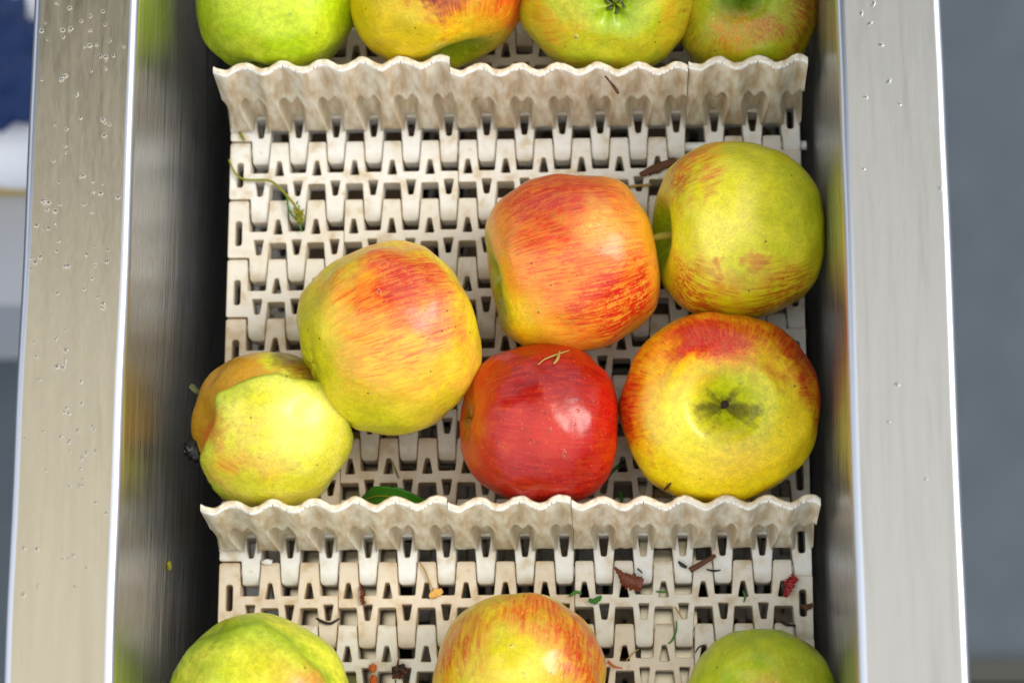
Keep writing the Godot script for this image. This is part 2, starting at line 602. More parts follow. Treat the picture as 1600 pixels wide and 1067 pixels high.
# ---------------------------------------------------------------- the scene
func _ready():
	rng.seed = 4
	# camera, sky, sun, exposure
	var cam := Camera3D.new()
	cam.name = "camera"
	cam.position = Vector3(0.0575, 1.163, 0.3621)
	cam.rotation = Vector3(-1.3516, 0.2251, -0.2305)
	cam.fov = 16.857
	cam.near = 0.05
	cam.far = 60.0
	var lens := CameraAttributesPhysical.new()
	lens.frustum_focal_length = 80.98
	lens.frustum_focus_distance = 1.125
	lens.frustum_near = 0.05
	lens.frustum_far = 60.0
	lens.exposure_aperture = 6.3
	cam.attributes = lens
	add_child(cam)
	var env := Environment.new()
	var sky := Sky.new()
	var sm := ProceduralSkyMaterial.new()
	sm.sky_top_color = Color(0.99, 0.995, 1.0)
	sm.sky_horizon_color = Color(0.66, 0.70, 0.74)
	sm.sky_curve = 0.45
	sm.sky_energy_multiplier = 1.0
	sm.ground_bottom_color = Color(0.35, 0.34, 0.33)
	sm.ground_horizon_color = Color(0.55, 0.56, 0.58)
	sky.sky_material = sm
	env.background_mode = Environment.BG_SKY
	env.sky = sky
	env.tonemap_mode = Environment.TONE_MAPPER_LINEAR
	env.tonemap_exposure = 1.75
	env.sdfgi_enabled = true
	env.ssao_enabled = true
	env.ssil_enabled = true
	var we := WorldEnvironment.new()
	we.name = "world"
	we.environment = env
	add_child(we)
	var sun := DirectionalLight3D.new()
	sun.name = "overcast_sun"
	sun.light_energy = 0.42
	sun.light_color = Color(1.0, 0.98, 0.95)
	sun.light_angular_distance = 24.0
	sun.shadow_enabled = true
	add_child(sun)
	sun.look_at_from_position(Vector3(0.75, 0.78, -0.15), Vector3.ZERO)

	make_materials()
	build_surroundings()
	build_frame()
	build_belt()
	build_apples()
	build_litter()
	build_drops()

func make_materials():
	M.pore_normal = noise_tex(1024, 512, noise(21, 0.035, 4), [], true, 5.0)
	var stain := noise_tex(512, 512, noise(31, 0.012, 5), [[0.0, Color(0.86, 0.78, 0.66)], [0.3, Color(0.97, 0.95, 0.91)], [0.5, Color(1, 1, 1)], [0.8, Color(0.985, 0.97, 0.94)], [1.0, Color(0.84, 0.75, 0.62)]])
	var scuff := noise_tex(256, 256, noise(33, 0.06, 3), [], true, 2.0)
	var tints := [Color(0.895, 0.885, 0.86), Color(0.875, 0.85, 0.80), Color(0.855, 0.80, 0.72), Color(0.91, 0.905, 0.89)]
	M.plastic = []
	for t in tints:
		var m := std(t, 0.42)
		m.vertex_color_use_as_albedo = true
		m.albedo_texture = stain
		m.uv1_triplanar = true
		m.uv1_world_triplanar = true
		m.uv1_scale = Vector3.ONE * 9.0
		m.normal_enabled = true
		m.normal_texture = scuff
		m.normal_scale = 0.12
		m.subsurf_scatter_enabled = true
		m.subsurf_scatter_strength = 0.06
		M.plastic.append(m)
	# flight panels: streaked with dried juice
	var W := 512
	var H := 256
	var img := Image.create_empty(W, H, false, Image.FORMAT_RGB8)
	var na := noise(41, 1.0, 3)
	var nb := noise(42, 1.0, 3)
	for j in H:
		for i in W:
			var a := TAU * i / W
			var s := na.get_noise_3d(cos(a) * 22.0, j * 0.006, sin(a) * 22.0)
			var p := nb.get_noise_3d(cos(a) * 1.5, j * 0.024, sin(a) * 1.5)
			var f := clampf(0.36 + s * 0.05 + p * 0.95, 0, 1)
			var c := Color(0.90, 0.87, 0.80).lerp(Color(0.75, 0.65, 0.51), f)
			if absf(j / 256.0 - 0.505) < 0.012 + 0.006 * p: c = Color(0.93, 0.925, 0.91).lerp(Color(0.42, 0.36, 0.30), smoothstep(0.32, 0.45, s + p * 0.3))  # pale top rim: worn clean, with light from above painted in too
			img.set_pixel(i, j, c)
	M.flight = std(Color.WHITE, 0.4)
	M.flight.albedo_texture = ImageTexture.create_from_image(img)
	M.flight.subsurf_scatter_enabled = true
	M.flight.subsurf_scatter_strength = 0.08
	M.rod = std(Color(0.90, 0.90, 0.88), 0.3)
	# steels
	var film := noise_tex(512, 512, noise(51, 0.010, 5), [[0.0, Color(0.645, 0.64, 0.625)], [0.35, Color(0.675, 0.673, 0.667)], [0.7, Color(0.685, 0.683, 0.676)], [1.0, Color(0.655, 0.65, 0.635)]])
	var film_r := noise_tex(512, 512, noise(52, 0.02, 5), [[0.0, Color(0.27, 0.27, 0.27)], [1.0, Color(0.40, 0.40, 0.40)]])
	var brush := noise_tex(512, 512, noise(53, 0.08, 3), [], true, 2.0)
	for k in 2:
		var m := std(Color(0.99, 0.94, 0.83) if k == 0 else Color(0.92, 0.915, 0.90), 1.0, 0.95)  # left beige: dried film, plus a warm reflection put into the colour
		m.albedo_texture = film
		m.roughness_texture = film_r
		m.normal_enabled = true
		m.normal_texture = brush
		m.normal_scale = 0.05
		m.uv1_scale = Vector3(6.0, 1.6, 1)
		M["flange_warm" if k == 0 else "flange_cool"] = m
	var wr := noise_tex(512, 512, noise(54, 0.03, 4), [[0.0, Color(0.16, 0.16, 0.16)], [1.0, Color(0.48, 0.48, 0.48)]])
	M.wall = std(Color(0.75, 0.765, 0.79), 1.0, 1.0)
	M.wall.roughness_texture = wr
	M.wall.normal_enabled = true
	M.wall.normal_texture = brush
	M.wall.normal_scale = 0.12
	M.wall.uv1_scale = Vector3(6.0, 0.7, 1)
	M.fold = std(Color(0.74, 0.76, 0.80), 0.3, 1.0)
	M.dark_steel = std(Color(0.30, 0.29, 0.28), 0.45, 0.8)
	M.strip = std(Color(0.66, 0.62, 0.52), 0.2, 1.0)
	M.grimy = std(Color(0.54, 0.45, 0.36), 0.55, 0.1)
	M.stem = std(Color(0.64, 0.58, 0.20), 0.55)
	M.stem_dark = std(Color(0.13, 0.05, 0.03), 0.8)
	M.calyx = std(Color(0.36, 0.38, 0.22), 0.8)
	M.rot = std(Color(0.05, 0.04, 0.035), 0.25)
	M.green = std(Color(0.20, 0.47, 0.07), 0.45)
	M.moss = std(Color(0.52, 0.52, 0.06), 0.7)
	M.straw = std(Color(0.66, 0.54, 0.26), 0.7)
	M.bark = std(Color(0.36, 0.21, 0.08), 0.6)
	M.brown = std(Color(0.42, 0.17, 0.04), 0.4)
	M.dark = std(Color(0.13, 0.08, 0.04), 0.5)
	M.orange = std(Color(0.78, 0.36, 0.05), 0.45)
	M.flake = std(Color(0.86, 0.66, 0.32), 0.5)
	M.red = std(Color(0.60, 0.04, 0.06), 0.35)
	M.water = StandardMaterial3D.new()
	M.water.albedo_color = Color(1, 1, 1, 0.02)
	M.water.transparency = BaseMaterial3D.TRANSPARENCY_ALPHA
	M.water.refraction_enabled = true
	M.water.refraction_scale = 0.033
	M.water.roughness = 0.02

func build_surroundings():
	var conc := noise_tex(512, 512, noise(61, 0.012, 5), [[0.0, Color(0.225, 0.262, 0.30)], [0.5, Color(0.25, 0.292, 0.33)], [1.0, Color(0.275, 0.315, 0.35)]])
	var fm := std(Color(1, 1, 1), 0.6)
	fm.albedo_texture = conc
	fm.uv1_triplanar = true
	fm.uv1_scale = Vector3.ONE * 1.5
	var fl := put(box_mesh(Vector3(8, 0.1, 8)), "floor", fm, null, Vector3(0, -0.86, 0))
	tag(fl, "smooth blue grey concrete floor far below the conveyor", "floor", "", "structure")

	# unseen sheet added overhead so the flanges mirror a darker, greener tone
	var added_cano := thing("added_canopy", "dull green grey sheet added overhead out of view for the flanges to mirror", "added_canopy", Vector3(-2.1, 3.0, -2.75))
	put(box_mesh(Vector3(5.0, 0.03, 4.0)), "added_sheet", std(Color(0.36, 0.40, 0.35), 0.8), added_cano)
	for x in [-2.4, 2.4]:
		put(box_mesh(Vector3(0.08, 3.8, 0.08)), "added_post", M.dark_steel, added_cano, Vector3(x, -1.92, -1.9))
	# beyond the left flange, far out of focus
	var cr := put(box_mesh(Vector3(0.30, 0.21, 0.52)), "crate", std(Color(0.66, 0.67, 0.70), 0.6), null, Vector3(-0.50, -0.705, -0.315))
	tag(cr, "out of focus pale grey crate below the left flange, yellow tray on it", "crate")
	var tr := thing("tray", "out of focus yellow edged tray standing on the pale grey crate", "tray", Vector3(-0.50, -0.5995, -0.255))
	var ym := std(Color(0.70, 0.58, 0.10), 0.5)
	put(box_mesh(Vector3(0.28, 0.004, 0.22)), "tray_base", ym, tr, Vector3(0, 0.003, 0))
	for s in [-1, 1]:
		put(box_mesh(Vector3(0.28, 0.03, 0.006)), "rim", ym, tr, Vector3(0, 0.020, s * 0.107))
		put(box_mesh(Vector3(0.006, 0.03, 0.208)), "rim", ym, tr, Vector3(s * 0.137, 0.020, 0))
	var white := std(Color(0.86, 0.87, 0.90), 0.4)
	for q in [[Vector3(-0.418, -0.563, -0.170), "out of focus white rounded jug by the yellow rim of the tray", 0.0], [Vector3(-0.380, -0.548, -0.295), "out of focus white rounded jug behind the dark blue bag", 0.6]]:
		var jg := thing("plastic_jug", q[1], "jug", q[0], "white jugs in the tray")
		jg.rotation = Vector3(0, q[2], 0)
		jg.scale = Vector3.ONE * (0.74 if q[2] == 0.0 else 1.0)
		var body := func(i, j):
			var t := float(j) / 20.0
			var r := 0.040 * pow(sin(PI * clampf(t * 0.94 + 0.03, 0, 1)), 0.4) * (1.0 - 0.55 * smoothstep(0.72, 0.95, t))
			return Vector3((t - 0.5) * 0.13, r * cos(TAU * (i % 24) / 24.0), r * sin(TAU * (i % 24) / 24.0))
		put(grid_mesh(24, 20, body, null, true), "jug_body", white, jg)
		var cap := CylinderMesh.new()
		cap.top_radius = 0.014
		cap.bottom_radius = 0.015
		cap.height = 0.016
		var cp := put(cap, "jug_cap", white, jg, Vector3(0.068, 0, 0))
		cp.rotation.z = PI / 2
	var bn := noise(77, 1.0, 3)
	var bag := func(i, j):
		var th := PI * clampf(j / 20.0, 0.001, 0.999)
		var d := Vector3(sin(th) * cos(TAU * (i % 32) / 32.0), cos(th), sin(th) * sin(TAU * (i % 32) / 32.0))
		return d * Vector3(0.060, 0.050, 0.056) * (1.0 + 0.30 * bn.get_noise_3dv(d * 2.0))
	var bg := put(grid_mesh(32, 20, bag, null, true), "bag", std(Color(0.02, 0.17, 0.38), 0.6), null, Vector3(-0.438, -0.540, -0.236))
	tag(bg, "out of focus dark blue bag between the white jugs", "bag")
	var mat := thing("rubber_mat", "black rubber mat with olive grey edging on the floor at lower right", "mat", Vector3(0.62, -0.81, 0.534))
	put(box_mesh(Vector3(0.9, 0.014, 0.6)), "mat_sheet", std(Color(0.035, 0.035, 0.035), 0.8), mat, Vector3(0, 0.008, 0))
	put(box_mesh(Vector3(0.9, 0.012, 0.020)), "edging", std(Color(0.22, 0.23, 0.20), 0.7), mat, Vector3(0, 0.007, -0.311))

func build_frame():
	var o := thing("conveyor_trough", "stainless steel conveyor trough with wet flat flanges on both sides", "conveyor trough")
	var z0 := -0.42
	var z1 := 0.62
	for s in [-1, 1]:
		var xw: float = -0.1705 if s < 0 else 0.158        # inner face
		var xo: float = -0.2213 if s < 0 else 0.2075       # outer edge
		var hw := 0.1415
		var r := 0.0042
		var ln := 60
		# cross section from the foot of the inner wall over the flange to the lip, each a swept sheet
		var wall_p: Array[Vector2] = []
		for k in 13: wall_p.append(Vector2(xw, lerpf(-0.16, hw - r, k / 12.0)))
		var fold_in: Array[Vector2] = []
		for k in 9:
			var a := PI / 2 * k / 8.0
			fold_in.append(Vector2(xw + s * (r - r * cos(a)), hw - r + r * sin(a)))
		var flat: Array[Vector2] = [Vector2(xw + s * r, hw), Vector2(lerpf(xw + s * r, xo - s * r, 0.33), hw - 0.0002), Vector2(lerpf(xw + s * r, xo - s * r, 0.66), hw - 0.0002), Vector2(xo - s * r, hw)]
		var fold_out: Array[Vector2] = []
		for k in 9:
			var a := PI / 2 * k / 8.0
			fold_out.append(Vector2(xo - s * (r - r * sin(a)), hw - r + r * cos(a)))
		var lip: Array[Vector2] = [Vector2(xo, hw - r), Vector2(xo, hw - 0.03), Vector2(xo - s * 0.0015, hw - 0.031), Vector2(xo - s * 0.0018, hw - 0.03), Vector2(xo - s * 0.0018, hw - 0.005)]
		var wav := noise(70 + s, 2.0, 2)
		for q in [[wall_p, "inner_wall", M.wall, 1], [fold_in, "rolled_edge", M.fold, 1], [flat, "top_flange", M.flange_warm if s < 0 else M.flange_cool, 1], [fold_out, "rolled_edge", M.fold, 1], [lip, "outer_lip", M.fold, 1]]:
			var p: Array = q[0]
			var f := func(i, j):
				var z := lerpf(z0, z1, float(j) / ln)
				var pt: Vector2 = p[i if s > 0 else p.size() - 1 - i]
				var wz := wav.get_noise_1d(z * 3.0) * 0.0007
				return Vector3(pt.x + wz, pt.y + wz * 0.3, z)
			var uvf := func(i, j):
				var pt: Vector2 = p[i if s > 0 else p.size() - 1 - i]
				return Vector2((pt.x + pt.y) * 4.0, lerpf(z0, z1, float(j) / ln))
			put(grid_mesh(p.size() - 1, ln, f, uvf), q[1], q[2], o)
	put(box_mesh(Vector3(0.332, 0.004, z1 - z0)), "trough_floor", M.dark_steel, o, Vector3(-0.006, -0.15, (z0 + z1) / 2))
	for q in [[-0.089, 0.056], [0.079, 0.030], [-0.01, 0.03], [0.125, 0.02]]:
		put(box_mesh(Vector3(q[1], 0.003, 0.50)), "slide_strip", M.grimy, o, Vector3(q[0], -0.0305, -0.13))
		if absf(q[0]) > 0.05 and q[1] > 0.025:
			put(box_mesh(Vector3(q[1], 0.003, 0.46)), "slide_strip", M.strip, o, Vector3(q[0], -0.0235, 0.353))
	for k in 15:
		put(box_mesh(Vector3(0.27, 0.012, 0.006)), "cross_bar", M.grimy, o, Vector3(0.0, -0.052, -0.35 + k * 0.064))

func build_belt():
	var o := thing("conveyor_belt", "white hinged plastic belt with scalloped upright flights carrying the apples", "conveyor belt")
	# how each row is pieced together: the last finger of every module
	var layouts := {"a": [5, 11, 14], "b": [8, 14], "c": [2, 8, 14], "d": [5, 8, 14], "e": [2, 11, 14]}
	var rows := {-4: "c", -3: "d", -2: "b", -1: "a", 0: "a2", 1: "c", 2: "b", 3: "e", 4: "d", 5: "c", 6: "d", 7: "c", 8: "a", 9: "b", 10: "e", 11: "c", 12: "d", 13: "b", 14: "a"}
	var meshes := {}
	var rr := RandomNumberGenerator.new()
	rr.seed = 12
	var rod := CylinderMesh.new()
	rod.top_radius = 0.0026
	rod.bottom_radius = 0.0026
	rod.height = 0.2985
	rod.radial_segments = 12
	for strand in 2:
		for row in range(-6, 15):
			var key: String = rows.get(row, "a")
			var lay: Array = layouts[key.left(1)]
			var first := 0
			for k in lay.size():
				var last: int = lay[k]
				var missing := 11 if key == "a2" and k == 2 else -1
				var flight: bool = (row == -1 or row == 6)
				var id := "%d_%d_%d_%s" % [first, last, missing, flight]
				if not meshes.has(id): meshes[id] = module_mesh(first, last, missing, flight)
				var tone: int = [0, 1, 0, 1, 2][rr.randi() % 5] if row < 4 else [1, 2, 2, 1][rr.randi() % 4]
				if flight: tone = 3
				var at := Vector3(LEFT, 0, row * ROW)
				if strand == 1: at = Vector3(LEFT, -0.085, row * ROW + 0.011)
				var m := put(meshes[id], "belt_module", M.plastic[tone], o, at)
				if flight and strand == 0:
					var tw: float = [[0.003, -0.001, 0.001], [0.002, 0.0015, 0.0]][0 if row < 0 else 1][k]
					var le: float = [[0.0105, 0.0085, 0.0095], [0.0100, 0.0105, 0.0110]][0 if row < 0 else 1][k]
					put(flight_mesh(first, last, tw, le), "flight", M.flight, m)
				first = last + 1
			if strand == 0:
				var rd := put(rod, "hinge_rod", M.rod, o, Vector3(0.0052 if row == 0 else 0.0005, -0.0052, row * ROW + 13.5 * UZ))
				rd.rotation.z = PI / 2

func axis_basis(axis: Vector3, spin: float) -> Basis:
	# stem end (+y) along axis
	var y := axis.normalized()
	var x := y.cross(Vector3(0.31, 0.2, 0.93)).normalized()
	return Basis(x, y, x.cross(y)).rotated(y, spin)

func build_apples():
	var RED := Color(0.72, 0.07, 0.035)
	var DEEP := Color(0.56, 0.03, 0.03)
	var ORG := Color(0.85, 0.33, 0.08)
	var SAL := Color(0.88, 0.47, 0.20)
	var YEL := Color(0.90, 0.77, 0.05)
	var LEM := Color(0.80, 0.79, 0.08)
	var LIME := Color(0.66, 0.77, 0.04)
	var PALE := Color(0.90, 0.83, 0.30)
	var GRN := Color(0.45, 0.58, 0.05)
	var OCH := Color(0.76, 0.54, 0.07)
	var BRN := Color(0.42, 0.20, 0.07)
	orchard = [
		{"key": "A1", "label": "plain lime green apple at the upper left end behind the top flight", "at": Vector3(-0.1212, 0, -0.0635), "r": 0.0415, "axis": Vector3(0.15, 0.1, -1), "seed": 11, "tall": 0.93, "square": 0.78, "skin": LIME, "skin2": Color(0.74, 0.80, 0.14), "green": GRN,
			"splats": [[facing(-0.1, 0.45), 0.7, 0.35, Color(0.82, 0.84, 0.30), 0.6, 0.0]], "dot_strength": 0.2, "px": 384},
		{"key": "A2", "label": "yellow apple with a bruised reddish brown patch behind the top flight", "at": Vector3(-0.0365, 0, -0.0672), "r": 0.0458, "axis": facing(0.3, -0.93), "seed": 12, "skin": YEL, "skin2": Color(0.80, 0.70, 0.10), "green": Color(0.48, 0.60, 0.06), "stem_depth": 0.28, "stem_width": 0.26,
			"splats": [[facing(0.88, -0.1), 0.62, 0.3, ORG, 0.9, 0.45], [facing(0.95, 0.0), 0.42, 0.25, Color(0.66, 0.10, 0.04), 0.9, 0.4], [facing(0.2, -0.1), 0.45, 0.22, ORG, 0.8, 0.6], [facing(0.10, -0.22), 0.30, 0.10, Color(0.64, 0.30, 0.11), 0.9, 0.35], [facing(0.2, -0.15), 0.16, 0.07, Color(0.70, 0.42, 0.20), 0.8, 0.2], [facing(0.03, -0.34), 0.10, 0.05, Color(0.46, 0.12, 0.06), 0.8, 0.5]]},
		{"key": "A3", "label": "yellow green apple showing its dry calyx behind the top flight", "at": Vector3(0.0506, 0, -0.0670), "r": 0.0475, "axis": -facing(0.08, -0.42), "seed": 13, "skin": Color(0.84, 0.76, 0.14), "skin2": Color(0.72, 0.74, 0.12), "green": Color(0.52, 0.66, 0.10), "eye": 0.0075, "eye_depth": 0.22, "eye_width": 0.2, "green_width": 0.75, "lobes": 0.03,
			"splats": [[facing(0.85, 0.2), 0.55, 0.3, RED, 0.4, 1.0], [facing(-0.9, 0.0), 0.35, 0.25, ORG, 0.35, 0.9], [facing(-0.7, -0.6), 0.35, 0.25, ORG, 0.3, 0.9]], "px": 512},
		{"key": "A4", "label": "green apple with orange flecks against the wall behind the top flight", "at": Vector3(0.1225, 0, -0.0560), "r": 0.0370, "axis": facing(-0.15, 0.2), "seed": 14, "skin": Color(0.70, 0.68, 0.06), "skin2": Color(0.58, 0.62, 0.05), "green": Color(0.34, 0.46, 0.05), "stem": [0.008, Vector3(0.001, 0, 0.001), 0.0014], "stem_mat": "stem_dark", "stem_width": 0.26,
			"splats": [[facing(-0.25, -0.3), 0.24, 0.2, ORG, 0.45, 0.8], [facing(0.22, -0.25), 0.2, 0.12, Color(0.62, 0.26, 0.05), 0.5, 0.8], [facing(0.8, 0.0), 0.5, 0.3, Color(0.60, 0.24, 0.05), 0.8, 0.8], [facing(-0.9, -0.3), 0.4, 0.3, BRN, 0.5, 0.5]], "px": 384},
		{"key": "M1", "label": "misshapen pale yellow apple folded over itself, black rot at one end", "at": Vector3(-0.1212, 0, 0.1590), "r": 0.0380, "axis": facing(-0.85, 0.1), "seed": 15, "tall": 0.92, "square": 0.95, "taper": -0.04, "skin": Color(0.88, 0.84, 0.33), "skin2": Color(0.82, 0.79, 0.18), "green": Color(0.62, 0.68, 0.12), "stem_depth": 0.1, "eye_depth": 0.08, "bumpy": 0.04, "squash": Vector3(1.04, 1, 0.97),
			"bulge": [[facing(0.28, -0.42), 1.10, 0.04, 0.16]],
			"splats": [[facing(-0.6, 0.5), 0.95, 0.15, OCH, 0.95, 0.0, 1], [facing(0.1, 0.88), 0.26, 0.10, LEM, 0.95, 0.0, 1], [facing(0.62, 0.75), 0.50, 0.15, Color(0.42, 0.42, 0.08), 0.85, 0.4, 1], [facing(0.55, 0.7), 0.35, 0.15, Color(0.62, 0.28, 0.07), 0.6, 0.8, 1], [facing(-0.62, -0.05), 0.15, 0.14, ORG, 0.7, 0.5], [facing(-0.75, -0.25), 0.15, 0.14, ORG, 0.6, 0.5], [facing(-0.42, -0.45), 0.2, 0.18, ORG, 0.5, 0.6], [facing(0.1, -0.55), 0.2, 0.16, Color(0.80, 0.55, 0.08), 0.5, 0.2], [facing(0.0, -0.0), 0.2, 0.16, Color(0.86, 0.62, 0.16), 0.4, 0.2], [facing(0.4, 0.2), 0.45, 0.3, Color(0.88, 0.85, 0.40), 0.8, 0.0]], "dot": Color(0.55, 0.55, 0.1), "dot_strength": 0.35, "px": 640},
		{"key": "M2", "label": "large orange and yellow apple leaning between the misshapen apple and the red one", "at": Vector3(-0.0588, 0, 0.1195), "r": 0.0465, "lift": 0.006, "axis": (ACROSS * 0.9 + UPHILL * 0.28 - VIEW * 0.32), "seed": 16, "tall": 0.93, "square": 0.84, "taper": 0.02, "skin": Color(0.89, 0.74, 0.22), "skin2": Color(0.82, 0.74, 0.14), "green": Color(0.72, 0.70, 0.14), "stem": [0.010, Vector3(0.001, 0, 0), 0.0016], "stem_mat": "bark", "stem_depth": 0.22, "bumpy": 0.06, "eye_depth": 0.05,
			"splats": [[facing(0.05, 0.15), 0.72, 0.40, SAL, 0.72, 0.65], [facing(0.12, 0.66), 0.50, 0.25, ORG, 0.8, 0.45], [facing(0.28, 0.62), 0.36, 0.24, Color(0.66, 0.10, 0.05), 0.7, 0.75], [facing(0.52, 0.28), 0.32, 0.25, Color(0.82, 0.36, 0.30), 0.7, 0.45], [facing(-0.88, -0.1), 0.45, 0.25, LEM, 0.9, 0.1], [facing(-0.2, -0.9), 0.5, 0.25, LEM, 0.8, 0.1]], "dot_strength": 0.45, "px": 768, "dot_freq": 16.0, "dot_size": 0.13, "stripe_k": 19.0},
		{"key": "M3", "label": "barrel shaped apple striped red and orange, lying on its side", "at": Vector3(0.0318, 0, 0.0792), "r": 0.0440, "axis": (ACROSS * 0.95 + UPHILL * 0.2 - VIEW * 0.14), "seed": 17, "tall": 0.98, "square": 0.66, "taper": -0.03, "skin": Color(0.90, 0.71, 0.22), "skin2": Color(0.87, 0.60, 0.12), "green": Color(0.66, 0.72, 0.12), "eye_depth": 0.26, "eye_width": 0.34, "lobes": 0.03,
			"splats": [[facing(-0.1, 0.3), 0.95, 0.4, SAL, 0.8, 0.45], [facing(-0.15, 0.78), 0.66, 0.3, Color(0.66, 0.12, 0.06), 0.85, 0.5], [facing(0.05, 0.2), 0.5, 0.3, Color(0.80, 0.25, 0.14), 0.6, 0.8], [facing(0.5, -0.45), 0.6, 0.3, ORG, 0.75, 0.7], [facing(0.6, -0.5), 0.42, 0.2, RED, 0.85, 1.0], [facing(0.3, 0.42), 0.30, 0.2, PALE, 0.65, 0.5], [facing(-0.7, -0.6), 0.4, 0.25, YEL, 0.85, 0.2], [facing(-0.95, -0.2), 0.3, 0.2, Color(0.66, 0.68, 0.12), 0.9, 0.1]], "px": 768, "dot_freq": 16.0, "dot_size": 0.13, "stripe_k": 19.0, "dot_strength": 0.4},
		{"key": "M4", "label": "yellow green apple with a long stem in a deep hollow, touching the wall", "at": Vector3(0.1160, 0, 0.0640), "r": 0.0440, "axis": (-ACROSS * 0.97 - UPHILL * 0.03 + VIEW * 0.17), "seed": 18, "tall": 0.97, "square": 0.78, "skin": Color(0.86, 0.82, 0.11), "skin2": Color(0.77, 0.76, 0.06), "green": Color(0.58, 0.66, 0.08), "stem": [0.036, Vector3.ZERO, 0.0019], "stem_depth": 0.36, "stem_width": 0.25, "green_width": 0.42, "stem_bend": VIEW * 0.013 - UPHILL * 0.009,
			"splats": [[facing(-0.35, -0.05), 0.42, 0.3, Color(0.89, 0.83, 0.34), 0.8, 0.0], [facing(-0.75, 0.5), 0.35, 0.2, Color(0.66, 0.26, 0.06), 0.75, 0.8], [facing(-0.5, 0.78), 0.3, 0.2, ORG, 0.6, 0.9], [facing(-0.05, -0.38), 0.12, 0.08, ORG, 0.7, 0.5], [facing(-0.05, -0.55), 0.22, 0.12, Color(0.76, 0.62, 0.20), 0.6, 0.1], [facing(-0.62, -0.68), 0.35, 0.2, Color(0.68, 0.26, 0.05), 0.8, 0.9], [facing(0.4, -0.8), 0.45, 0.25, Color(0.66, 0.28, 0.05), 0.7, 1.0], [facing(0.85, 0.2), 0.5, 0.3, Color(0.72, 0.73, 0.06), 0.7, 0.1]], "dot": Color(0.5, 0.55, 0.08), "dot_strength": 0.25, "px": 640},
		{"key": "M5", "label": "glossy deep red apple with fine pale dots, against the lower flight", "at": Vector3(0.0150, 0, 0.1612), "r": 0.0405, "axis": (ACROSS * 0.95 - UPHILL * 0.10 - VIEW * 0.22), "seed": 19, "tall": 0.95, "square": 0.74, "skin": Color(0.84, 0.34, 0.07), "skin2": Color(0.74, 0.18, 0.05), "green": Color(0.42, 0.46, 0.10), "stem_depth": 0.24, "stem_width": 0.34, "green_width": 0.30, "rough": 0.31, "squash": Vector3(1, 1, 0.99),
			"splats": [[facing(0.1, 0.2), 1.2, 0.4, Color(0.66, 0.04, 0.03), 0.9, 0.65], [facing(0.1, 0.6), 0.6, 0.35, Color(0.50, 0.02, 0.03), 0.85, 0.5], [facing(0.1, -0.7), 0.6, 0.35, DEEP, 0.8, 0.4], [facing(0.1, -0.05), 0.35, 0.3, Color(0.84, 0.24, 0.08), 0.6, 0.4], [facing(0.8, 0.2), 0.35, 0.25, RED, 0.6, 0.4], [facing(-0.88, 0.0), 0.40, 0.25, Color(0.80, 0.46, 0.07), 0.7, 0.5]], "dot": Color(0.92, 0.66, 0.36), "dot_freq": 17.0, "dot_strength": 0.75, "dot_size": 0.14, "px": 768},
		{"key": "M6", "label": "largest apple, yellow with a red shoulder, its stem hollow facing up", "at": Vector3(0.1040, 0, 0.1535), "r": 0.0492, "axis": facing(0.02, 0.06), "seed": 20, "tall": 0.84, "square": 0.82, "skin": Color(0.93, 0.83, 0.06), "skin2": Color(0.92, 0.78, 0.05), "green": Color(0.66, 0.72, 0.05), "stem": [0.004, Vector3(0.0, 0, 0.001), 0.0014], "stem_mat": "stem_dark", "stem_depth": 0.44, "stem_width": 0.27, "russet": 0.17, "green_width": 0.64, "rough": 0.38, "squash": Vector3(1, 1, 0.955),
			"splats": [[facing(-0.1, 0.82), 0.58, 0.22, ORG, 0.8, 0.45], [facing(-0.15, 0.72), 0.30, 0.16, RED, 0.95, 0.35], [facing(0.76, 0.58), 0.46, 0.20, Color(0.74, 0.20, 0.05), 0.9, 0.5], [facing(0.95, 0.25), 0.36, 0.2, RED, 0.75, 0.5], [facing(-0.92, 0.1), 0.48, 0.22, ORG, 0.75, 0.45], [facing(-0.92, -0.05), 0.32, 0.2, RED, 0.7, 0.45], [facing(-0.5, -0.05), 0.3, 0.2, PALE, 0.7, 0.1], [facing(0.1, -0.4), 0.25, 0.2, Color(0.88, 0.66, 0.20), 0.4, 0.1]], "dot": Color(0.6, 0.6, 0.08), "dot_strength": 0.2, "px": 768},
		{"key": "B1", "label": "ridged green apple with a pink flush at the lower left end of the belt", "at": Vector3(-0.1195, 0, 0.3005), "r": 0.0452, "axis": facing(-0.5, -0.6), "seed": 21, "tall": 0.9, "square": 0.85, "skin": Color(0.70, 0.76, 0.14), "skin2": Color(0.80, 0.80, 0.22), "green": Color(0.52, 0.64, 0.10), "bumpy": 0.035, "taper": -0.08,
			"bulge": [[facing(-0.28, -0.05), 1.16, 0.08, 0.045]],
			"splats": [[facing(0.45, 0.15), 0.35, 0.2, Color(0.84, 0.46, 0.22), 0.7, 0.4], [facing(0.62, 0.02), 0.25, 0.15, RED, 0.6, 0.5], [facing(0.15, 0.55), 0.3, 0.25, Color(0.82, 0.76, 0.12), 0.6, 0.1]], "px": 512},
		{"key": "B2", "label": "wet yellow apple with reddish sides in the middle of the lowest row", "at": Vector3(0.0053, 0, 0.2832), "r": 0.0415, "axis": facing(-0.1, -0.75), "seed": 22, "tall": 0.9, "square": 0.82, "skin": Color(0.84, 0.72, 0.14), "skin2": Color(0.78, 0.72, 0.12), "green": Color(0.70, 0.70, 0.10), "rough": 0.3,
